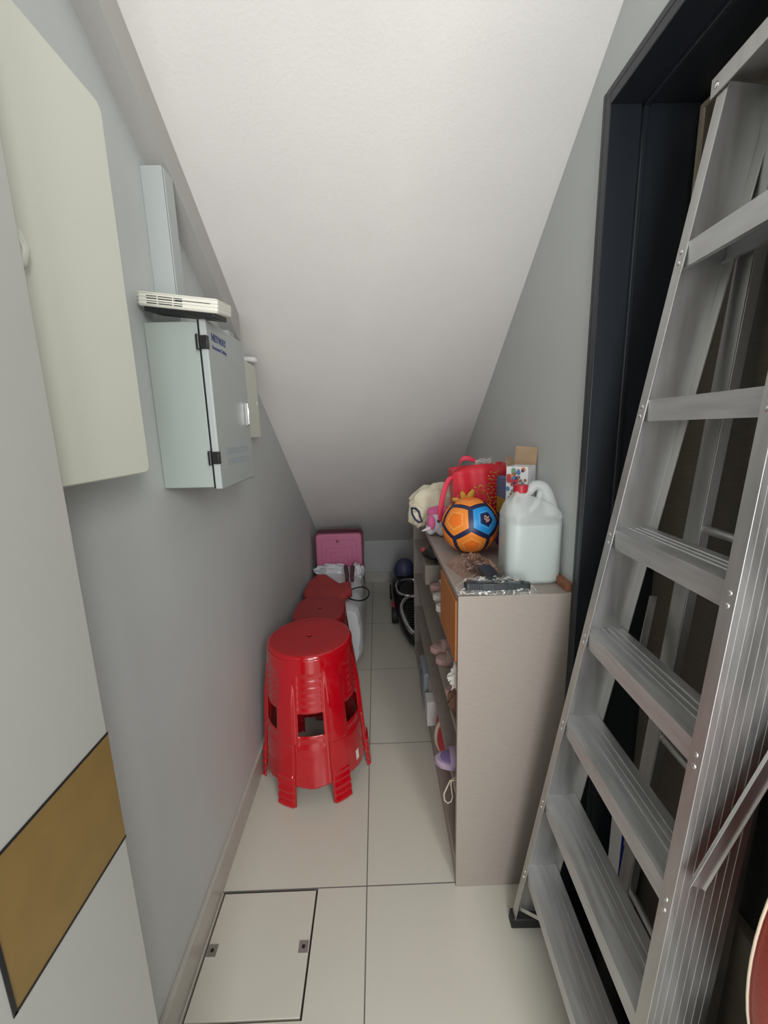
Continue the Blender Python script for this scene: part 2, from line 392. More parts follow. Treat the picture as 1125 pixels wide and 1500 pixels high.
# ---------------------------------------------------------------- cabinet with open shelves
cx0, cx1, cy0, cy1, ct = .207, .518, 1.034, 2.42, .960
cb = thing('shoe_cabinet', (.36, 1.73, 0), 'tall taupe open shelf cabinet standing against the right wall', 'cabinet')
t = .018
bx('side_panel', (cx0, cy0, 0), (cx1-.006, cy0+t, ct-.0005), 'cab', cb, bevel=.0008)
bx('side_panel', (cx0, cy1-t, 0), (cx1-.006, cy1, ct-.0005), 'cab', cb, bevel=.0008)
bx('top_panel', (cx0, cy0+t, ct-t), (cx1-.006, cy1-t, ct), 'cab', cb, bevel=.0008)
bx('back_panel', (cx1-.006, cy0, .0), (cx1, cy1, ct), 'cabedge', cb)
for z in (.752, .538, .325): bx('shelf', (cx0+.002, cy0+t, z-t), (cx1-.006, cy1-t, z), 'cab', cb, bevel=.0008)
bx('base_shelf', (cx0+.002, cy0+t, .065), (cx1-.006, cy1-t, .085), 'cab', cb, bevel=.0008)
bx('plinth', (cx0+.004, cy0+t, 0), (cx0+.02, cy1-t, .065), 'cab', cb)
bx('divider', (cx0+.004, 1.72, .085), (cx1-.006, 1.735, .307), 'cab', cb); bx('divider', (cx0+.004, 1.32, .752), (cx1-.006, 1.335, ct-t), 'cab', cb)
bx('orange_flap', (cx0-.004, cy0+t+.003, .757), (cx0+.008, 1.318, .938), 'orange', cb, bevel=.001)

# things on the shelves
def sandal(loc, rz, L, mts, label, group=None, up=.0):
    t = thing('sandal', loc, label, 'shoe', group); mx = Matrix.Translation(loc) @ Matrix.Rotation(math.radians(rz), 4, 'Z')
    rings = []
    for i in range(13):
        u = i/12; w = .5*L*(.30+.12*math.sin(PI*u*.9+.4))*math.sqrt(max(.02, 1-(2*u-1)**6)); x = (u-.5)*L
        th = .022
        rings.append([mx @ Vector((x, w*a, b)) for a, b in ((-1, .003), (-.9, 0), (.9, 0), (1, .003), (1, th-.003), (.88, th), (-.88, th), (-1, th-.003))])
    m = MB(); m.loft(rings); m.build('sole', mts[0], t, smooth=True)
    m = MB(); n = 13
    for k in range(2):
        vs = []
        for i in range(n):
            a = PI*i/(n-1)
            for dx in (-.13, -.03, .07, .15):
                vs.append(mx @ Vector((L*(.12+dx), .5*L*.42*math.cos(a)*1.02, .014+L*(.20-.05*abs(dx)*5)*math.sin(a)*(1-k*.04))))
        if k == 0:
            m.add(vs, [(i*4+j, i*4+j+1, (i+1)*4+j+1, (i+1)*4+j) for i in range(n-1) for j in range(3)])
    m.build('strap', mts[1], t, smooth=True, solid=.004)
    return t
S1, S2, S3, S0 = .752, .538, .325, .085
sandal((0.287, 1.50, S1+.001), 180, .17, ('shoewhite', 'shoewhite'), 'white slip-on sandal on the upper shelf, farthest of those showing', 'sandals')
sandal((0.285, 1.60, S1+.001), 180, .16, ('shoepink', 'shoewhite'), 'pale sandal with a pink sole, standing on the upper shelf', 'sandals')
sandal((0.284, 1.40, S1+.001), 180, .17, ('shoewhite', 'shoepink'), 'pinkish sandal on the upper shelf just beyond the orange flap', 'sandals')
sandal((0.280, 1.49, S2+.001), 180, .18, ('shoepink', 'shoepink'), 'dusty pink shoe on the middle shelf, farther of two', 'sandals')
sandal((0.284, 1.41, S2+.001), 180, .17, ('shoepink', 'shoepink'), 'dusty pink shoe on the middle shelf, nearer of two', 'sandals')
sandal((0.284, 1.22, S2+.001), 180, .16, ('shoepink', 'shoepink'), 'pink sandal alone on the middle shelf near the side panel', 'sandals')
t = sandal((.262, 1.165, S3+.001), 178, .20, ('lilac', 'lilac'), 'lilac foam slipper overhanging the low shelf edge')
m = MB(); m.ellipsoid((.215, 1.165, S3+.026), (.036, .03, .004)); m.build('footbed', 'lilacd', t, smooth=True)
sandal((0.297, 1.089, S3+.001), 180, .15, ('cardw', 'shoewhite'), 'grey white slipper beside the lilac slipper on the low shelf')
# hair toy / crocheted thing in the near middle compartment
m = MB(); m.ellipsoid((.246, 1.112, S2+.126), (.045, .028, .052), disp=.5, seed=2, dsc=5, nu=30, nv=20); m.ellipsoid((.240, 1.112, S2+.155), (.035, .02, .035), disp=.4, seed=5, dsc=6)
t = thing('knitted_toy', (.246, 1.1, S2), 'brown woven toy with a white fluffy top, middle shelf behind the side panel', 'toy')
m.build('fluffy_top', 'shoewhite', t, smooth=True)
m = MB(); m.ellipsoid((.246, 1.112, S2+.058), (.05, .036, .052), disp=.25, seed=8, dsc=6, nu=30, nv=20); m.build('woven_body', 'shoebrown', t, smooth=True)
# bottom compartment
t = thing('storage_caddy', (.235, 1.84, S0), 'blue grey plastic caddy on the lowest shelf of the cabinet', 'box')
m = MB(); m.box((.190, 1.755, S0+.001), (.30, 1.94, .27)); m.build('caddy_body', 'bluegrey', t, bevel=.012, seg=3)
m = MB(); m.box((.1885, 1.83, .22), (.1905, 1.86, .235)); m.build('finger_slot', 'blackline', t)

o = bx('small_carton', (.192, 1.64, S0+.001), (.28, 1.715, .205), 'cardw', bevel=.002); tag(o, 'small white carton beside the blue grey caddy on the lowest shelf', 'box')
t = thing('red_bag', (.25, 1.4, S0), 'red cloth bag slumped on the lowest shelf with a cream band', 'bag')
m = MB(); m.ellipsoid((.262, 1.47, S0+.090), (.050, .15, .082), disp=.12, seed=3, dsc=3, nu=28, nv=18); m.build('bag_body', 'pred', t, smooth=True)
m = MB(); m.tube([(.262+.054*math.cos(a), 1.47, S0+.09+.086*math.sin(a)) for a in [2*PI*i/24 for i in range(24)]], .008, closed=True); m.build('cream_band', 'cord', t, smooth=True)
m = MB(); pts = []
for i in range(26):
    a = 2*PI*i/25-.4; pts.append((.196+.022*math.cos(a)-.012*(math.sin(a/2)), 1.10, .278+.036*math.sin(a)))
pts += [(.23, 1.10, .292), (.26, 1.105, .311), (.29, 1.11, .303)]
o = m = MB(); m.tube([(.290, 1.115, .3275), (.24, 1.11, .3285), (.208, 1.10, .3285), (.199, 1.10, .322), (.190, 1.10, .30), (.180, 1.10, .275), (.182, 1.10, .252), (.192, 1.10, .240), (.203, 1.10, .246), (.2075, 1.10, .262), (.204, 1.10, .29), (.2015, 1.098, .315), (.206, 1.096, .3285), (.25, 1.088, .3285)], .0022)
tag(m.build('cord_loop', 'cord', smooth=True), 'cream cord loop dangling from the low shelf edge', 'cord')
t = thing('dark_shoe', (.25, 1.66, S1), 'black shoe with a red patch sticking out of the top compartment', 'shoe')
m = MB(); m.ellipsoid((.258, 1.705, S1+.130), (.078, .055, .036), nu=24, nv=14); m.build('shoe_upper', 'toyblack', t, smooth=True)
m = MB(); m.box((.19, 1.655, S1+.001), (.33, 1.755, S1+.088)); m.build('shoe_box', 'cabin', t, bevel=.003)
m = MB(); m.ellipsoid((.192, 1.71, S1+.138), (.013, .022, .014)); m.build('red_patch', 'pred', t, smooth=True)

# ---------------------------------------------------------------- things on the cabinet
# jug
def sup(cx, cy, z, a, b, n=40, e=4.):
    out = []
    for k in range(n):
        th = 2*PI*k/n; c_, s_ = math.cos(th), math.sin(th)
        r = (abs(c_)**e+abs(s_)**e)**(-1/e); out.append(Vector((cx+a*r*c_, cy+b*r*s_, z)))
    return out
jx, jy = .437, 1.158
t = thing('water_jug', (jx, jy, ct), 'white translucent jug of clear liquid with a red cap, on the cabinet', 'jug')
def jring(z, s, sx=None, dx=0): return sup(jx+dx, jy, z, .0795*(sx if sx else s), .058*s, e=5)
R = [jring(ct+.001, .90), jring(ct+.006, .97), jring(ct+.014, 1.0), jring(ct+.022, .985), jring(ct+.030, 1.0), jring(ct+.176, 1.0), jring(ct+.182, .985), jring(ct+.190, 1.0), jring(ct+.196, .99)]
R += [jring(ct+.204, .95, .96), jring(ct+.216, .84, .88, -.004), jring(ct+.230, .66, .72, -.010), jring(ct+.243, .46, .46, -.022), jring(ct+.250, .33, .27, -.030), jring(ct+.262, .30, .24, -.030)]
m = MB(); m.loft(R); jb = m.build('jug_body', 'jug', t, smooth=True)
m = MB(); m.loft([jring(ct+.004, .88), jring(ct+.012, .96), jring(ct+.172, .96), jring(ct+.1725, .95)]); m.build('liquid', 'water', jb, smooth=True)
m = MB(); m.tube([(jx-.030, jy, ct+.257), (jx-.030, jy, ct+.279)], .021, n=28); m.build('cap', 'jugcap', t, bevel=.0015)
m = MB(); hp = [(jx-.018, jy-.004, ct+.246), (jx-.004, jy-.006, ct+.268), (jx+.010, jy-.008, ct+.280), (jx+.026, jy-.008, ct+.276), (jx+.038, jy-.008, ct+.260), (jx+.045, jy-.006, ct+.240), (jx+.052, jy-.004, ct+.220), (jx+.059, jy, ct+.200), (jx+.062, jy, ct+.186)]
m.tube(hp, [.012, .0145, .016, .017, .018, .019, .021, .022, .018], n=16); m.build('handle', 'jug', t, smooth=True, sub=1)
m = MB(); m.tube([(jx+.022, jy-.01, ct+.262), (jx+.018, jy-.014, ct+.24), (jx+.004, jy-.022, ct+.222), (jx-.014, jy-.030, ct+.206)], [.008, .009, .009, .007], n=12); m.build('shoulder_rib', 'jug', t, smooth=True)

# soccer ball : dodecahedral panels, oriented towards the viewer's side
bc = Vector((.325, 1.432, ct+.1005)); BR = .0995
v_ = (Vector((0, 0, 1.4))-bc).normalized(); r_ = v_.cross(Vector((0, 0, 1))).normalized()*-1; u_ = v_.cross(r_)*1
if u_.z < 0: u_ = -u_
phi = (1+5**.5)/2
ic = [Vector(p).normalized() for p in [(0, s, tt*phi) for s in (-1, 1) for tt in (-1, 1)]+[(s, tt*phi, 0) for s in (-1, 1) for tt in (-1, 1)]+[(tt*phi, 0, s) for s in (-1, 1) for tt in (-1, 1)]]
def fr3(a, b):
    x = a.normalized(); z = a.cross(b).normalized(); return Matrix((x, z.cross(x), z)).transposed()
wb_ = (r_*.55+u_*.22+v_*.80).normalized(); wl_ = (r_*-.50+u_*.16+v_*.84).normalized()
a0 = ic[0]; a1 = min((q for q in ic if (q-a0).length > .1), key=lambda q: (q-a0).length)
RM = fr3(wb_, wl_) @ fr3(a0, a1).inverted()
ic = [(RM @ q).normalized() for q in ic]
t = thing('soccer_ball', tuple(bc-Vector((0, 0, BR))), 'orange and blue soccer ball with navy seams, on the cabinet top', 'ball')
m = MB(); m.ellipsoid(bc, (BR*.982,)*3, nu=48, nv=32); m.build('ball_core', 'ballnavy', t, smooth=True)
def panel(nv, ins, rr, mt, parent, name, hole=0., th=0.):
    nb5 = sorted(ic, key=lambda q: (q-nv).length)[1:6]
    tx = (nb5[0]-nv*nb5[0].dot(nv)).normalized(); ty = nv.cross(tx)
    nb5.sort(key=lambda q: math.atan2(q.dot(ty), q.dot(tx)))
    cor = [(nv+nb5[i]+nb5[(i+1) % 5]).normalized() for i in range(5)]
    m = MB(); N_ = 8; rings = []
    steps = [hole+(1-hole)*j/N_ for j in range(N_+1)]
    for k, s_ in enumerate(steps):
        ring = []
        for i in range(5):
            for j in range(8):
                p = cor[i].lerp(cor[(i+1) % 5], j/8); q = nv*p.dot(nv)+(p-nv*p.dot(nv))*ins*max(s_, .001)
                edge_ = .0 if (k < N_ or hole) else -.006
                ring.append(bc+q.normalized()*BR*(rr+edge_))
        rings.append(ring)
    m.loft(rings, cap=False); return m.build(name, mt, parent, smooth=True)
vis = lambda q: q.dot(v_) > .2
blues = []
for k, q in enumerate(ic):
    blue = abs(q.dot(wb_)) > .95
    A = ('ballbl', 'ballbl2') if blue else ('ballor', 'ballline')
    p = panel(q, .82, 1.004, A[0], t, 'ball_panel')
    panel(q, .46, 1.0062, A[1], p, 'panel_line', hole=.94)
    panel(q, .40, 1.006, 'ballnavy' if blue else 'ballor2', p, 'panel_centre')
    if (q-wb_).length < .1:
        m = MB(); tx = (r_-q*r_.dot(q)).normalized(); ty = q.cross(tx)
        for dx, dy, s_ in ((-.006, .008, .004), (.002, .004, .005), (.007, .009, .003), (-.003, -.003, .004), (.005, -.005, .0045), (-.008, 0, .003), (0, -.009, .003), (.009, -.001, .003)):
            cpt = bc+q*BR*1.0065+tx*dx+ty*dy; m.ellipsoid(cpt, (s_, .0012, s_), nu=8, nv=6)
        m.build('emblem', 'ballpink', p, smooth=True)

# red tote bag
tb = thing('tote_bag', (.40, 1.63, ct), 'red shopping tote with gold printing and a strap hanging over its side', 'bag')
def trap(z, y0, y1, x0, x1): return [Vector((x0, y0, z)), Vector((x1, y0, z)), Vector((x1, y1, z)), Vector((x0, y1, z))]
bz = ct+.001
ty0, ty1 = 1.575, 1.70
m = MB(); n = 14; rings = []
for j in range(9):
    z = bz+.305*j/8; u = j/8; ring = []
    x0 = .315-.030*u; x1 = .500+.008*u; ya, yb_ = ty0-.004*u, ty1-.03*u
    for i in range(n): s_ = i/n; ring.append(Vector((x0+(x1-x0)*s_, ya+.007*math.sin(5*s_*PI+3*u), z+(.012*math.sin(s_*PI*1.5-.6) if j == 8 else 0)-(.025*(1-s_) if j == 8 else 0))))
    for i in range(6): s_ = i/6; ring.append(Vector((x1-.012*math.sin(PI*s_)*u, ya+(yb_-ya)*s_, z)))
    for i in range(n): s_ = i/n; ring.append(Vector((x1+(x0-x1)*s_, yb_+.005*math.sin(4*s_*PI), z-(.02*s_ if j == 8 else 0))))
    for i in range(6): s_ = i/6; ring.append(Vector((x0+.012*math.sin(PI*s_)*u, yb_+(ya-yb_)*s_, z-(.025 if j == 8 else 0))))
    rings.append(ring)
m.loft(rings, cap=False); k0 = len(rings[0]); m.add([Vector(p) for p in rings[0]], [tuple(range(k0))])
m.build('bag_body', 'tote', tb, smooth=True, solid=.0015)
def strap(pts, w, wd, mt, parent, name='strap'):
    m = MB(); pts = [Vector(p) for p in pts]; wd = Vector(wd).normalized()*w/2; k = len(pts)
    m.add([p-wd for p in pts]+[p+wd for p in pts], [(i, i+1, k+i+1, k+i) for i in range(k-1)]); return m.build(name, mt, parent, smooth=True, solid=.0018, sub=1)
strap([(.315, ty0-.008, bz+.20), (.300, ty0-.012, bz+.15), (.272, ty0-.022, bz+.10), (.240, ty0-.03, bz+.08), (.236, ty0-.028, bz+.11), (.244, ty0-.02, bz+.17), (.258, ty0-.01, bz+.22), (.272, ty0-.003, bz+.25), (.290, ty0+.0, bz+.262)], .022, (1, .1, -.25), 'totestrap', tb)
strap([(.33, ty1-.02, bz+.27), (.335, ty1-.03, bz+.315), (.35, ty1-.035, bz+.325), (.40, ty1-.035, bz+.315), (.41, ty1-.03, bz+.28)], .022, (0, 0, 1), 'totestrap', tb)
m = MB(); random.seed(9)
def fl(m, x, z, w, h, a, y=ty0-.0145):
    mx = Matrix.Translation((x, y, z)) @ Matrix.Rotation(a, 4, 'Y'); m.box((-w/2, -.0008, -h/2), (w/2, .0, h/2), mx=mx)
for row in range(15):
    z = bz+.085+row*.0135
    for k in range(3): fl(m, .418+.014*k+random.uniform(-.004, .004)-row*-.0008, z+random.uniform(-.003, .003), random.uniform(.006, .013), .0035, random.uniform(-.8, .8))
for k in range(16): fl(m, .39+random.uniform(-.03, .035), bz+.205+random.uniform(-.018, .018), random.uniform(.006, .02), .003, random.uniform(-.5, .5))
for k in range(14): fl(m, random.uniform(.34, .49), random.uniform(bz+.06, bz+.26), .004, .004, .7)
m.build('gold_print', 'goldprint', tb)
m = MB()
for a, L_, w_ in ((.2, .05, .02), (1.0, .055, .022), (1.9, .045, .02), (2.8, .05, .018), (3.6, .04, .018), (4.6, .04, .018)):
    mx = Matrix.Rotation(-a, 4, 'Y'); m.ellipsoid(Vector((.335, ty0-.020, bz+.158))+mx @ Vector((L_*.55, 0, 0)), (L_*.55, .007, w_*.6), nu=16, nv=8, mx=mx)
m.build('flower_print', 'yellow', tb, smooth=True)
m = MB(); m.ellipsoid((.425, ty0+.055, bz+.285), (.045, .03, .035), disp=.6, seed=4, dsc=4, nu=26, nv=16)
o = tag(m.build('plastic_wrapping', 'clear', smooth=True), 'crumpled clear plastic poking out of the red tote', 'plastic bag')

# canvas sack and plush
sk = thing('canvas_bag', (.26, 1.86, ct), 'cream canvas drawstring bag behind the pink plush toy', 'bag')
m = MB(); m.ellipsoid((.262, 1.86, ct+.105), (.115, .085, .093), disp=.22, seed=1, dsc=2.2, nu=36, nv=24); m.ellipsoid((.180, 1.83, ct+.062), (.045, .05, .055), disp=.3, seed=6, dsc=2.4, nu=24, nv=16)
m.build('bag_body', 'sack', sk, smooth=True)
m = MB(); m.tube([(.148, 1.80, ct+.100), (.150, 1.785, ct+.075), (.162, 1.775, ct+.052), (.178, 1.77, ct+.040), (.190, 1.765, ct+.045), (.183, 1.77, ct+.065), (.178, 1.775, ct+.088), (.165, 1.785, ct+.100), (.148, 1.80, ct+.100)], .0045); m.build('drawstring', 'ballnavy', sk, smooth=True)
un = thing('plush_unicorn', (.25, 1.69, ct), 'white and pink plush animal head with a short horn, behind the ball', 'plush toy')
m = MB(); m.ellipsoid((.248, 1.69, ct+.062), (.045, .045, .050), nu=28, nv=18); m.ellipsoid((.262, 1.675, ct+.030), (.022, .030, .029)); m.ellipsoid((.220, 1.70, ct+.028), (.022, .03, .027)); ub = m.build('head', 'plushw', un, smooth=True)
m = MB(); m.ellipsoid((.255, 1.695, ct+.102), (.050, .04, .022), disp=.2, seed=1); m.ellipsoid((.222, 1.672, ct+.062), (.020, .030, .032)); m.build('pink_mane', 'plushp', un, smooth=True)
m = MB(); m.tube([(.212, 1.66, ct+.040), (.196, 1.655, ct+.036), (.176, 1.65, ct+.030)], [.009, .006, .001]); m.build('horn', 'plushw', un, smooth=True)
m = MB(); m.tube([(.238, 1.6435, ct+.078), (.240, 1.641, ct+.070), (.245, 1.6405, ct+.066), (.250, 1.642, ct+.068)], .0018, n=6); m.ellipsoid((.244, 1.6425, ct+.071), (.004, .002, .005)); m.build('eye', 'black', un, smooth=True)

# cartons behind the jug
wbx = thing('toy_carton', (.462, 1.318, ct), 'open white carton with colourful pictures and raised brown flaps, behind the jug', 'box')
X0, X1, Y0, Y1, ZT = .427, .497, 1.280, 1.358, 1.278
m = MB()
m.box((X0, Y0, ct+.001), (X1, Y0+.002, ZT)); m.box((X0, Y1-.002, ct+.001), (X1, Y1, ZT)); m.box((X0, Y0, ct+.001), (X0+.002, Y1, ZT)); m.box((X1-.002, Y0, ct+.001), (X1, Y1, ZT)); m.box((X0, Y0, ct+.001), (X1, Y1, ct+.003))
cbd = m.build('carton_body', 'cardw', wbx)
m = MB(); m.add([(X0, Y1, ZT), (X1, Y1, ZT), (X1+.002, Y1+.01, ZT+.055), (X0+.002, Y1+.01, ZT+.060)], [(0, 1, 2, 3)]); m.add([(X0, Y0, ZT), (X0, Y1, ZT), (X0-.012, Y1, ZT+.030), (X0-.006, Y0+.02, ZT+.025)], [(0, 1, 2, 3)])
m.build('carton_flap', 'cardbrown', wbx, solid=.002)
m = MB(); random.seed(3)
for i in range(44):
    x = random.uniform(X0+.006, X1-.008); z = random.uniform(ZT-.115, ZT-.008); s_ = random.uniform(.004, .0085)
    if z < ZT-.06 and x > X0+.045: continue
    m.poly([(x+s_*math.cos(2*PI*k/7), Y0-.0002-.00004*i, z+s_*1.2*math.sin(2*PI*k/7)) for k in range(7)], (0, -1, 0), .0003, random.choice(['pblue', 'porange', 'pred', 'pgreen', 'pbrown', 'navy']))
m.build('picture_print', None, cbd)
m = MB()
for k in range(5): m.box((X1, Y0+.025, ZT-.02-k*.006), (X1+.0004, Y1-.015, ZT-.0188-k*.006))
m.build('small_print', 'bluegrey', cbd)
wbx.rotation_euler.z = math.radians(-36)
b2 = thing('blue_carton', (.405, 1.40, ct), 'blue yellow and purple carton squeezed between the red tote and white carton', 'box')
m = MB(); bt = 1.222; a_, b_, c_, d_ = .452, .513, 1.40, 1.545
m.box((a_, c_, bt-.075), (b_, d_, bt), 'pblue'); m.box((a_, c_, bt-.135), (b_, d_, bt-.075), 'pyellow'); m.box((a_, c_, bt-.175), (b_, d_, bt-.135), 'toyblue'); m.box((a_, c_, ct+.001), (b_, d_, bt-.175), 'purple')
m.build('carton_body', None, b2, bevel=.0)
m = MB(); m.add([(a_, c_-.0005, bt-.07), (a_+.03, c_-.0005, bt-.095), (a_+.03, c_-.0005, bt-.11), (a_, c_-.0005, bt-.085)], [(0, 1, 2, 3)]); m.build('carton_stripe', 'navy', b2, solid=.0004)
o = bx('wood_offcut', (.500, 1.045, ct+.001), (.519, 1.16, ct+.022), 'wood', bevel=.001); tag(o, 'small reddish wood strip on the cabinet between jug and wall', 'wood strip')

# toy pistol in its clear bag
tg = thing('toy_pistol', (.30, 1.02, ct), 'black toy pistol lying at the front corner of the cabinet', 'toy gun')
gz = ct+.004
gm = Matrix.Translation((.318, 1.052, gz)) @ Matrix.Rotation(math.radians(-6), 4, 'Z')
def gp(pts, z0, z1, name, mt='gun'):
    m = MB(); m.poly([gm @ Vector((x, y, z0)) for x, y in pts], (0, 0, 1), z1-z0); return m.build(name, mt, tg, bevel=.002)
gp([(-.086, -.015), (-.030, -.017), (.078, -.012), (.084, -.006), (.084, .008), (.030, .011), (-.040, .014), (-.078, .013), (-.092, .002)], .004, .027, 'slide')
m = MB(); m.box((-.012, -.0165, .012), (.022, -.010, .0278), mx=gm)
for k in range(6): m.box((-.076+k*.006, -.0185, .010), (-.073+k*.006, -.010, .0276), mx=gm)
m.box((.060, -.006, .026), (.068, .002, .031), mx=gm); m.box((-.084, -.005, .026), (-.076, .005, .031), mx=gm)
m.build('slide_detail', 'frame', tg, bevel=.0006)
gp([(-.02, .010), (.045, .010), (.045, .022), (.030, .026), (-.02, .024)], .006, .023, 'gun_frame')
gp([(-.028, .012), (.004, .024), (.010, .060), (.000, .128), (-.040, .122), (-.030, .06)], .006, .034, 'grip')
m = MB(); m.tube([gm @ Vector(p) for p in ((.004, .024, .018), (.014, .050, .020), (.036, .052, .020), (.050, .020, .018))], .004); m.build('trigger_guard', 'gun', tg, smooth=True)
def film(name, cx_, cy_, sx, sy, rz, z, h, mt, seed, label):
    m = MB(); nu, nv = 40, 28; vs = []
    ca, sa = math.cos(math.radians(rz)), math.sin(math.radians(rz))
    for side in (0, 1):
        for i in range(nu+1):
            for j in range(nv+1):
                u = i/nu*2-1; w = j/nv*2-1
                prof = max(0, (1-abs(u)**4)*(1-abs(w)**4))
                nz = noise.noise(Vector((u*5, w*4, seed+side*9)))*.35+noise.noise(Vector((u*14, w*10, seed)))*.25
                zz = z+.001 if side == 0 else z+.0015+h*prof*(.8+nz)+.004*abs(noise.noise(Vector((u*9, w*9, seed*2))))
                ex = 1+.05*noise.noise(Vector((w*4, seed, 0))); ey = 1+.05*noise.noise(Vector((u*4, seed, 3)))
                x = u*sx*ex; y = w*sy*ey; vs.append((cx_+x*ca-y*sa, cy_+x*sa+y*ca, zz))
    fs = []; o_ = (nu+1)*(nv+1)
    for s_ in (0, 1):
        for i in range(nu):
            for j in range(nv):
                a = s_*o_+i*(nv+1)+j; fs.append((a, a+1, a+nv+2, a+nv+1))
    m.add(vs, fs); ob = m.build(name, mt, smooth=True); tag(ob, label, 'plastic bag'); return ob
fb = film('clear_bag', .318, 1.070, .108, .038, -6, ct, .036, 'clear', 2, 'crinkled clear plastic bag around the black toy pistol')
m = MB(); m.ellipsoid((.333, 1.042, ct+.012), (.005, .003, .004)); 
for pts in ([(.232, 1.05, .020), (.245, 1.045, .033), (.262, 1.05, .030), (.275, 1.06, .033)], [(.250, 1.06, .033), (.256, 1.048, .028), (.268, 1.040, .012)], [(.285, 1.043, .010), (.292, 1.05, .026), (.303, 1.041, .010), (.33, 1.041, .008), (.36, 1.040, .010)], [(.36, 1.042, .008), (.385, 1.039, .010), (.41, 1.036, .003)]):
    m.tube([(x, y, ct+z) for x, y, z in pts], .0012, n=5)
m.build('crease_highlight', 'label', fb, smooth=True) if False else None
film('film_pouch', .295, 1.235, .062, .085, 14, ct, .050, 'tinted', 7, 'crumpled copper tinted pouch lying between the ball and pistol')
t = thing('toy_holster', (.372, 1.20, ct), 'dark moulded toy part inside crinkled film beside the jug', 'toy')
m = MB(); m.ellipsoid((.300, 1.235, ct+.019), (.030, .060, .017), disp=.3, seed=3, dsc=4); m.build('moulded_shell', 'toyblack', t, smooth=True)

# ---------------------------------------------------------------- stools
def make_stool(name, cx_, cy_, H, rt, rb, ph, mts, label, nleg=6, sticker=False, sqr=None, sy_=1.):
    t = thing(name, (cx_, cy_, 0), label, 'stool'); NT = 288; NZ = 150
    hem = .075; legw = math.radians(9.5)
    angs = [math.radians(ph)+2*PI*i/nleg for i in range(nleg)]
    def da(a, L_): return (a-L_+PI) % (2*PI)-PI
    def near(a): return min((abs(da(a, q)), i) for i, q in enumerate(angs))
    def rad(a, z):
        u = 1-z/H; r = rt+(rb-rt)*(.15*u+.85*u**1.15)
        d, i = near(a); wl = math.radians(12)
        fl_ = max(0., min(1., (H-.05-z)/.16))
        bulge = .011*fl_*max(0., min(1., (wl-d)/math.radians(3.2)))
        if z < .13:        # scalloped foot
            s_ = (z/.13*4.5) % 1; bulge += .007*min(1, (1-s_)*1.6, s_*5)*max(0., min(1., (wl-d)/math.radians(3)))*fl_
        pd = abs(d-PI/nleg)
        if .235 < z/H*.6 < .53:   # recessed ribbed panel between legs
            q = max(0., min(1., (math.radians(15)-pd)/math.radians(1.2)))*max(0., min(1., min(.53-z/H*.6, z/H*.6-.235)/.008))
            bulge -= .004*q; bulge += .0025*q*min(1, ((z/.028) % 1)*1.1, (1-(z/.028) % 1)*6)
        return (r+bulge)*shp(a)
    def shp(a):
        if not sqr: return 1.
        return (abs(math.cos(a))**sqr+abs(math.sin(a))**sqr)**(-1/sqr)
    def XY(r, a, z): return Vector((cx_+r*math.cos(a), cy_+r*math.sin(a)*sy_, z))
    z_top = H-.016
    zs = [0]+[z_top*k/NZ for k in range(1, NZ+1)]
    zs2 = [z_top+(H-.02-z_top)*k/4 for k in range(1, 5)]
    leg_m = [MB() for _ in angs]; sk_ = MB()
    P_ = {}
    for j, z in enumerate(zs):
        for k in range(NT): 
            a = 2*PI*k/NT; r = rad(a, z); P_[j, k] = XY(r, a, z)
    for j in range(len(zs)-1):
        zm = (zs[j]+zs[j+1])/2; zn = zm/H*.6
        for k in range(NT):
            am = 2*PI*(k+.5)/NT; d, i = near(am); quad = [P_[j, k], P_[j, (k+1) % NT], P_[j+1, (k+1) % NT], P_[j+1, k]]
            if d < legw+.03 and zm < .42*H*1.0: leg_m[i].add(quad, [(0, 1, 2, 3)]); continue
            if d < legw+.03: sk_.add(quad, [(0, 1, 2, 3)]); continue
            pd = abs(d-PI/nleg)
            if zm < hem+(.012*math.cos((pd)*4)-.012)*-1: continue
            if .285 < zn < .372 and pd < math.radians(14.5): continue
            sk_.add(quad, [(0, 1, 2, 3)])
    sk_.build('stool_body', mts[0], t, smooth='weld', solid=.003, recalc=False)
    for lm in leg_m: lm.build('leg', mts[0], t, smooth='weld', solid=.003, recalc=False)
    # seat with rounded rim and a drain hole
    m = MB(); rings = []
    pr = [(rt, H-.016)]
    for k in range(1, 7):
        a = PI/2*k/6; pr.append((rt-.014*(1-math.cos(a)), H-.016+.014*math.sin(a)))
    for r, z in pr: rings.append([XY(r*shp(2*PI*k/96), 2*PI*k/96, z) for k in range(96)])
    m.loft(rings, cap=False); sr = m.build('seat_rim', mts[0], t, smooth='weld', solid=.003, recalc=False)
    m = MB(); rr = pr[-1][0]
    rings = [[XY(r*(shp(2*PI*k/96) if r > .02 else 1), 2*PI*k/96, z) for k in range(96)] for r, z in ((rr, H-.002), (rr-.002, H-.0014), (rr-.05, H-.0026), (.04, H-.0035), (.011, H-.0038), (.010, H-.006), (.010, H-.012))]
    m.loft(rings, cap=False); m.build('seat', mts[1], t, smooth='weld', solid=.003, recalc=False)
    m = MB(); m.tube([(cx_, cy_, H-.011), (cx_, cy_, H-.0085)], .0098, n=24); m.build('drain_hole', 'blackline', t)
    if sticker:
        m = MB(); vs = []
        for j, z in enumerate((.105, .125, .145)):
            for k in range(5):
                a = math.radians(-31+k*1.3); r = rad(a, z)+.0012; vs.append((cx_+r*math.cos(a), cy_+r*math.sin(a), z))
        m.add(vs, [(j*5+k, j*5+k+1, j*5+k+6, j*5+k+5) for j in range(2) for k in range(4)]); m.build('sticker', 'label', t)
    return t
make_stool('plastic_stool', -.291, 1.545, .60, .168, .212, 5, ('red', 'redseat'), 'bright glossy red plastic stool, nearest the camera, beside the left wall', sticker=True)
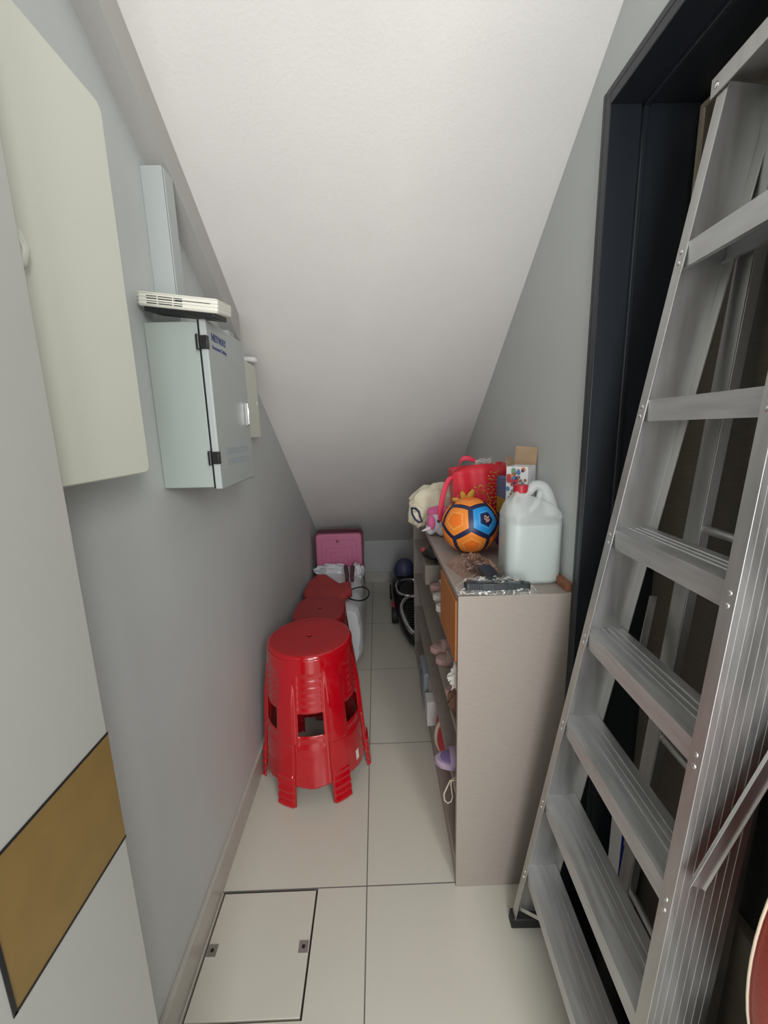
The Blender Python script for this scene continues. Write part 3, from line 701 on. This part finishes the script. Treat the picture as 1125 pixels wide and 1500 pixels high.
make_stool('plastic_stool', -.322, 2.035, .50, .133, .158, 35, ('redshade', 'redshadeseat'), 'shaded red plastic stool standing directly behind the bright glossy one', sqr=2.9, sy_=1.28)

# ---------------------------------------------------------------- far end: wrapped bundle, suitcase, etc.
wr = thing('wrapped_bundle', (-.31, 2.62, 0), 'long bundle in white plastic film on the floor behind the red stools', 'bundle')
m = MB(); rings = []
for i in range(25):
    u = i/24; y = 2.30+.73*u; ring = []
    for k in range(40):
        a = 2*PI*k/40; c_, s_ = math.cos(a), math.sin(a); e = 5
        q = (abs(c_)**e+abs(s_)**e)**(-1/e)
        w_ = .195*(1-.0*u)*(1-.5*max(0, abs(2*u-1)-.9)*6*.3); h_ = .175
        p = Vector((-.312+w_*q*c_, y+.02*math.sin(3*a), .180+h_*q*s_))
        nn = noise.noise(p*9)*.014+noise.noise(p*25)*.006; p += Vector((c_*nn, 0, s_*nn)); p.z = max(p.z, .002); p.x = max(p.x, -.514); ring.append(p)
    rings.append(ring)
m.loft(rings); m.build('film_cover', 'bagwhite', wr, smooth=True)
m = MB(); m.ellipsoid((-.36, 3.02, .36), (.13, .055, .05), disp=.5, seed=2, dsc=3); m.ellipsoid((-.17, 2.96, .365), (.05, .05, .06), disp=.5, seed=5, dsc=3); m.build('film_folds', 'bagwhite', wr, smooth=True)
t = thing('red_cushion', (-.36, 2.53, .36), 'flat dull red cushion lying on the white wrapped bundle', 'cushion')
m = MB(); pts = [(-.49, 2.46), (-.44, 2.375), (-.24, 2.37), (-.18, 2.47), (-.20, 2.66), (-.27, 2.62), (-.38, 2.80), (-.45, 2.80), (-.49, 2.66)]
m.poly([(x, y, .366) for x, y in pts], (0, 0, 1), .05); m.build('cushion_body', 'redcloth', t, bevel=.018, seg=3)
o = bx('red_box', (-.43, 2.27, .366), (-.24, 2.345, .395), 'pred', bevel=.004); tag(o, 'narrow red box between the shaded red stool and the flat red cushion', 'box')
m = MB(); m.tube([(-.13+.075*math.cos(a)-.02, 2.52+.11*math.sin(a), .372+.006*math.sin(a*2)) for a in [-2.3+4.6*i/24 for i in range(25)]], .005)
tag(m.build('black_cable', 'black', smooth=True), 'black cable curling over the edge of the white wrapped bundle', 'cable')
sh = thing('dark_sandals', (-.20, 2.88, .37), 'pair of dark plum straps standing on the white bundle before the suitcase', 'sandals')
for dx in (-.018, .018):
    m = MB(); m.tube([(-.212+dx, 2.72, .385), (-.215+dx, 2.78, .41), (-.222+dx*1.4, 2.87, .435), (-.225+dx*1.4, 2.91, .43)], [.012, .015, .016, .010]); m.build('strap', 'purpledark', sh, smooth=True)

su = thing('suitcase', (-.31, 3.2, 0), 'pink hard shell suitcase with maroon edging, standing at the far end', 'suitcase')
sx0, sx1, sy0, sy1, sz1 = -.500, -.128, 3.105, 3.245, .632
def rr2(x0, x1, z0, z1, r, y, n=6):
    pts = []
    for cx_, c2, a0 in ((x1-r, z1-r, 0), (x0+r, z1-r, 90), (x0+r, z0+r, 180), (x1-r, z0+r, 270)):
        for i in range(n+1):
            a = math.radians(a0+90*i/n); pts.append(Vector((cx_+r*math.cos(a), y, c2+r*math.sin(a))))
    return pts
m = MB(); m.loft([rr2(sx0, sx1, .02, sz1, .03, sy1), rr2(sx0, sx1, .02, sz1, .03, sy0+.02)]); m.build('rear_shell', 'maroon', su, smooth=True)
m = MB(); m.loft([rr2(sx0+.006, sx1-.006, .026, sz1-.006, .03, sy0+.02), rr2(sx0+.010, sx1-.010, .03, sz1-.010, .028, sy0+.004), rr2(sx0+.018, sx1-.018, .04, sz1-.018, .022, sy0)])
fs_ = m.build('front_shell', 'pinkcase', su, smooth=True)
for k in range(4):
    m = MB(); d = .05+.035*k; q = rr2(sx0+d, sx1-d, .06+d, sz1-d-.03*(k > 0), .02, sy0-.001); m.tube(q, .0025, n=6, closed=True); m.build('shell_ridge', 'pinkcase', fs_, smooth=True)
m = MB(); m.tube([(-.325, sy0-.0005, .57), (-.325, sy0-.006, .57)], .012, n=20); m.build('round_badge', 'chrome', fs_)
m = MB(); m.tube([(-.26, sy0+.07, sz1-.002), (-.26, sy0+.07, sz1+.012), (-.16, sy0+.07, sz1+.012), (-.16, sy0+.07, sz1-.002)], .006); m.build('handle', 'maroon', su, smooth=True)
m = MB(); m.box((sx1-.002, sy0+.03, .50), (sx1+.006, sy0+.08, .54)); m.build('latch', 'maroon', su)
for x in (sx0+.05, sx1-.05):
    m = MB(); m.tube([(x-.012, sy0+.08, .0165), (x+.012, sy0+.08, .0165)], .016, n=20); m.build('wheel', 'rubber', su)

# ride-on toy car behind the cabinet
tc = thing('ride_on_car', (.25, 2.8, 0), 'black ride-on toy car with chrome trimmed grille, at the far end of the cabinet', 'toy car')
m = MB(); rings = []
prof = [(2.44, .05, .02, .07), (2.47, .085, .015, .10), (2.60, .125, .015, .13), (2.78, .15, .015, .17), (2.98, .17, .015, .23), (3.18, .175, .015, .26), (3.38, .165, .02, .27), (3.45, .13, .05, .22)]
for y, w_, z0, z1 in prof:
    ring = []
    for k in range(28):
        a = 2*PI*k/28; c_, s_ = math.cos(a), math.sin(a); q = (abs(c_)**3.2+abs(s_)**3.2)**(-1/3.2)
        ring.append(Vector((.262+w_*q*c_, y, (z0+z1)/2+(z1-z0)/2*q*s_)))
    rings.append(ring)
m.loft(rings); cbod = m.build('car_body', 'toyblack', tc, smooth=True)
def topz(y):
    for (ya, wa, _, za), (yb2, wb2, _, zb) in zip(prof, prof[1:]):
        if ya <= y <= yb2: s_ = (y-ya)/(yb2-ya); return za+(zb-za)*s_
    return .2
def oval(cx_, cyy, a_, b_, n=36, dz=.006, e=2.6):
    out = []
    for k in range(n):
        th = 2*PI*k/n; c_, s_ = math.cos(th), math.sin(th); q = (abs(c_)**e+abs(s_)**e)**(-1/e); y = cyy+b_*q*s_; out.append(Vector((cx_+a_*q*c_*(.55+.45*min(1, (y-2.42)/.3)), y, topz(y)+dz)))
    return out
m = MB(); m.tube(oval(.240, 2.655, .100, .195), .016, n=8, closed=True); m.build('chrome_trim', 'chrome', tc, smooth=True)
m = MB()
for i in range(12):
    y = 2.50+i*.027; w_ = .055+.032*math.sin(PI*i/11); m.tube([(.240-w_, y, topz(y)+.004), (.240+w_, y, topz(y)+.004)], .005, n=6)
m.build('grille_bars', 'rubber', tc, smooth=True)
m = MB(); m.tube(oval(.235, 2.97, .115, .105), .009, n=8, closed=True); m.build('windscreen_trim', 'chrome', tc, smooth=True)
m = MB(); m.ellipsoid((.20, 3.22, .275), (.085, .075, .105), nu=28, nv=18); m.build('seat_hump', 'toyblue', tc, smooth=True)
m = MB(); m.ellipsoid((.094, 2.90, .12), (.012, .055, .022)); m.build('side_lamp', 'pred', tc, smooth=True)
for x in (.10, .42):
    for y in (2.85, 3.3):
        m = MB(); m.tube([(x-.022, y, .062), (x+.022, y, .062)], .061, n=28); m.build('wheel', 'rubber', tc, bevel=.006)

# ---------------------------------------------------------------- step ladder
ld = thing('step_ladder', (.45, .70, 0), 'tall folded aluminium step ladder leaning in front of the door', 'ladder')
F0, F1 = Vector((.350, .945, 0)), Vector((.590, .800, 1.96)); N0, N1 = Vector((.336, .440, 0)), Vector((.571, .560, 1.96))
def F(z): return F0.lerp(F1, z/1.96)
def Nn(z): return N0.lerp(N1, z/1.96)
tdir = (F0-N0).normalized(); dep = Vector((tdir.y, -tdir.x, 0)).normalized()    # horizontal, away from the user side
def rail(P0, P1, side, label):
    ax = (P1-P0).normalized(); a = (dep-ax*dep.dot(ax)).normalized(); b = (-tdir*side); b = (b-ax*b.dot(ax)).normalized()   # b points inwards
    D = .090; W_ = .024; th = .0028
    prof = [(0, 0), (D, 0), (D, W_), (D-th, W_), (D-th, th), (th, th), (th, W_), (0, W_)]
    m = MB(); m.sweep(prof, P0, P1, a, b)
    r = m.build('side_rail', 'alu', ld, bevel=.0007)
    m = MB()
    for i in range(7): m.sweep([(.010+i*.0115, -.0006), (.0116+i*.0115, -.0006), (.0116+i*.0115, 0), (.010+i*.0115, 0)], P0+ax*.03, P1-ax*.02, a, b)
    m.build('rail_ridge', 'alu', r)
    return r, a, b, ax
zs = [.212, .458, .704, .942, 1.182, 1.444, 1.712]
rF, aF, bF, xF = rail(F(.012), F(1.955), 1, '')
rN, aN, bN, xN = rail(Nn(.012), Nn(1.955), -1, '')
for z in zs:
    A = Nn(z)+dep*.003+tdir*.003; B = F(z)+dep*.003-tdir*.003; D = .084
    L_ = (B-A).length; tt = (B-A).normalized(); dd_ = dep; up = Vector((0, 0, 1))
    top = [(0, 0), (0, -.040), (.010, -.040), (.010, -.0375), (.0025, -.0375), (.0025, -.0035)]
    n_r = 8
    low = []
    prof = [(0, -.040), (.010, -.040), (.010, -.0375), (.0025, -.0375), (.0025, -.003), (D-.0025, -.003), (D-.0025, -.028), (D-.010, -.028), (D-.010, -.0305), (D, -.0305), (D, 0)]
    rid = []
    rid = []
    for c0 in (.066, .052, .038): rid += [(c0, 0), (c0-.001, -.0018), (c0-.006, -.0018), (c0-.007, 0)]
    prof += rid+[(0, 0)]
    m = MB(); m.sweep(prof, A, B, dd_, up); st = m.build('tread', 'tread', ld)
    for P_, a_, b_, x_ in ((F(z), aF, bF, xF), (Nn(z), aN, bN, xN)):
        m = MB()
        for q in (-.012, -.030): 
            c_ = P_+b_*.012+x_*q; m.ellipsoid(c_, (.0022, .0042, .0042), nu=12, nv=8)
        m.build('rivet', 'chrome', st, smooth=True)
# top cap
A = Nn(1.952)-dep*.006-tdir*.012; B = F(1.952)-dep*.006+tdir*.012
m = MB(); m.sweep([(0, -.018), (0, .012), (.135, .012), (.135, -.018), (.132, -.018), (.132, .009), (.003, .009), (.003, -.018)], A, B, dep, Vector((0, 0, 1)))
cap = m.build('top_cap', 'alu', ld, bevel=.001)
for P_ in (B-tdir*.014, A+tdir*.014):
    m = MB(); m.ellipsoid(P_+Vector((0, 0, -.004))-dep*.001, (.002, .005, .005), nu=12, nv=8); m.build('rivet', 'chrome', cap, smooth=True)
# rubber feet
for P_, s_ in ((F0, 1), (N0, -1)):
    m = MB(); Q = P_-tdir*s_*.010
    m.sweep([(-.006, -.017), (.102, -.017), (.102, .014), (-.006, .014)], Q, Q+Vector((0, 0, .032))+dep*.003, dep, tdir); m.build('rubber_foot', 'rubber', ld, bevel=.003)
# bottom diagonal braces
for P_, s_ in ((F, 1), (Nn, -1)):
    a = P_(.055)+dep*.006-tdir*s_*.004; b = P_(.172)+dep*.012-tdir*s_*.085
    m = MB(); m.sweep([(-.001, -.006), (.001, -.006), (.001, .006), (-.001, .006)], P_(.05)+dep*.006-tdir*s_*.003, P_(.175)+dep*.010-tdir*s_*.11, dep, Vector((0, 0, 1))); m.build('foot_brace', 'alu', ld)
# rear frame
def RF(z): return Vector((.588, .872, 0)).lerp(Vector((.668, .800, 1.90)), z/1.90)
def RN(z): return Vector((.578, .565, 0)).lerp(Vector((.655, .600, 1.90)), z/1.90)
for g, s_ in ((RF, 1), (RN, -1)):
    m = MB(); m.sweep([(0, 0), (.022, 0), (.022, -.0025*s_), (.0025, -.0025*s_), (.0025, -.038*s_), (.0, -.040*s_)], g(.02), g(1.93), dep, tdir)
    m.sweep([(.0025, -.0365*s_), (.022, -.0365*s_), (.022, -.040*s_), (.0025, -.040*s_)], g(.02), g(1.93), dep, tdir)
    m.build('rear_leg', 'aludark' if s_ < 0 else 'alu', ld, bevel=.0008)
    m = MB(); m.sweep([(-.004, .006*s_), (.028, .006*s_), (.028, -.045*s_), (-.004, -.045*s_)], g(0), g(.035), dep, tdir); m.build('rubber_foot', 'rubber', ld, bevel=.002)
for z in (.24, .70, 1.19, 1.70):
    m = MB(); m.tube([RN(z)+dep*.014+tdir*.02, RF(z)+dep*.014-tdir*.02], .0085, n=12); m.build('rear_brace', 'alu', ld, smooth=True)
# folded spreaders
m = MB(); up = (Vector((.531, .470, .980))-Vector((.432, .449, .752))).normalized(); sd = up.cross(tdir).normalized()
m.sweep([(-.012, -.0025), (.012, -.0025), (.012, .0025), (.010, .0025), (.010, 0), (-.010, 0), (-.010, .0025), (-.012, .0025)], Vector((.436, .464, .752)), Vector((.600, .478, 1.13)), sd, -tdir)
m.build('spreader', 'alu', ld, bevel=.0006)
m = MB(); m.sweep([(-.008, -.0015), (.008, -.0015), (.008, .0015), (-.008, .0015)], Vector((.590, .850, .90)), Vector((.612, .862, 1.02)), dep, tdir); m.sweep([(-.008, -.0015), (.008, -.0015), (.008, .0015), (-.008, .0015)], Vector((.588, .850, .905)), Vector((.570, .860, .80)), dep, tdir)
m.build('spreader', 'aludark', ld)
m = MB(); m.box((.505, .478, 1.188), (.560, .4845, 1.196)); m.build('black_clip', 'black', ld, bevel=.001)

# ---------------------------------------------------------------- bits behind and beside the ladder
pk = thing('blue_packet', (.60, .925, .012), 'blue and white printed packet standing behind the ladder by the door', 'packet')
m = MB(); m.box((.632, .915, .0125), (.688, .965, .385)); pb = m.build('packet_body', 'cardw', pk, bevel=.002)
m = MB(); m.box((.632, .9142, .05), (.676, .915, .36)); m.build('blue_face', 'cobalt', pb)
m = MB()
for z in (.10, .16, .22, .28, .33): m.add([(.638, .9135, z), (.670, .9135, z+.012), (.668, .9135, z+.045), (.655, .9135, z+.018), (.640, .9135, z+.040)], [(0, 1, 2, 3, 4)])
m.build('white_mark', 'cardw', pb, solid=.0004)
ca = bx('brown_carton', (.630, .16, .0125), (.693, .655, .500), 'cartonbrown', bevel=.003); tag(ca, 'dull brown carton standing against the door beneath the black case', 'box')
bc2 = thing('black_case', (.66, .4, .501), 'black case on the brown carton, right of the ladder', 'case')
bx('case_body', (.648, .17, .501), (.692, .655, .905), 'rubber', bc2, bevel=.008); bx('case_seam', (.647, .168, .700), (.6925, .657, .704), 'frame', bc2)
sc = bx('low_carton', (.440, .10, .0), (.5205, .40, .545), 'cartonbrown', bevel=.003); tag(sc, 'brown carton beside the ladder carrying the red leather bag', 'box')
rbg = thing('leather_bag', (.50, .36, .545), 'round red leather bag with cream piping at the right edge', 'bag')
m = MB(); rings = []
cB = Vector((.528, .345, .770)); rx, rz_, th_ = .100, .225, .040
for s_, q in ((-1, .0), (-1, .5), (-.97, .76), (-.8, .90), (-.45, .97), (0, 1.0), (.45, .99), (.8, .94), (.97, .8), (1, .5), (1, .0)):
    rings.append([cB+Vector((rx*max(q, .01)*math.cos(2*PI*k/48), th_*s_, rz_*max(q, .01)*math.sin(2*PI*k/48))) for k in range(48)])
m.loft(rings); m.build('bag_body', 'leather', rbg, smooth=True)
m = MB(); m.tube([cB+Vector((rx*.985*math.cos(2*PI*k/48), .028, rz_*.985*math.sin(2*PI*k/48))) for k in range(48)], .0016, n=8, closed=True); m.build('piping', 'piping', rbg, smooth=True)
m = MB(); m.tube([cB+Vector((rx*.985*math.cos(2*PI*k/48), -.021, rz_*.985*math.sin(2*PI*k/48))) for k in range(48)], .002, n=6, closed=True); m.build('stitching', 'blackline', rbg, smooth=True)

# ---------------------------------------------------------------- light, world, camera
w = bpy.data.worlds.new('world'); bpy.context.scene.world = w; w.use_nodes = True
w.node_tree.nodes['Background'].inputs['Color'].default_value = (.93, .96, 1.0, 1); w.node_tree.nodes['Background'].inputs['Strength'].default_value = .85
def area(name, loc, target, sx, sy, power, col):
    l = bpy.data.lights.new(name, 'AREA'); l.shape = 'RECTANGLE'; l.size = sx; l.size_y = sy; l.energy = power; l.color = col
    o = bpy.data.objects.new(name, l); C.objects.link(o); o.location = loc
    o.rotation_euler = (Vector(target)-Vector(loc)).to_track_quat('-Z', 'Y').to_euler(); return o
area('daylight_opening', (.66, -.95, 2.0), (-.1, 1.8, .9), .35, .8, 22, (1.0, .985, .95))
area('added_fill', (.12, -1.15, 1.25), (.2, 2.2, 1.45), .6, 1.7, 25, (.99, .99, 1.0))  # added fill from behind the camera, brightens ceiling and walls

cam = bpy.data.cameras.new('camera'); co = bpy.data.objects.new('camera', cam); C.objects.link(co)
cam.sensor_fit = 'VERTICAL'; cam.sensor_height = 24.; cam.lens = 605.29*24/1500; cam.clip_start = .02
p, y, r = .194027, .01415796, .02677589
fw = Vector((math.sin(y)*math.cos(p), math.cos(y)*math.cos(p), -math.sin(p))); r0 = Vector((math.cos(y), -math.sin(y), 0)); d0 = fw.cross(r0)
rr_ = r0*math.cos(r)+d0*math.sin(r); dn = d0*math.cos(r)-r0*math.sin(r); upv = -dn
mw = Matrix((rr_, upv, -fw)).transposed().to_4x4(); mw.translation = (0, 0, 1.3993); co.matrix_world = mw
s = bpy.context.scene; s.camera = co
s.view_settings.view_transform = 'Standard'; s.view_settings.look = 'None'; s.view_settings.exposure = 0; s.view_settings.gamma = 1; s.view_settings.use_curve_mapping = False
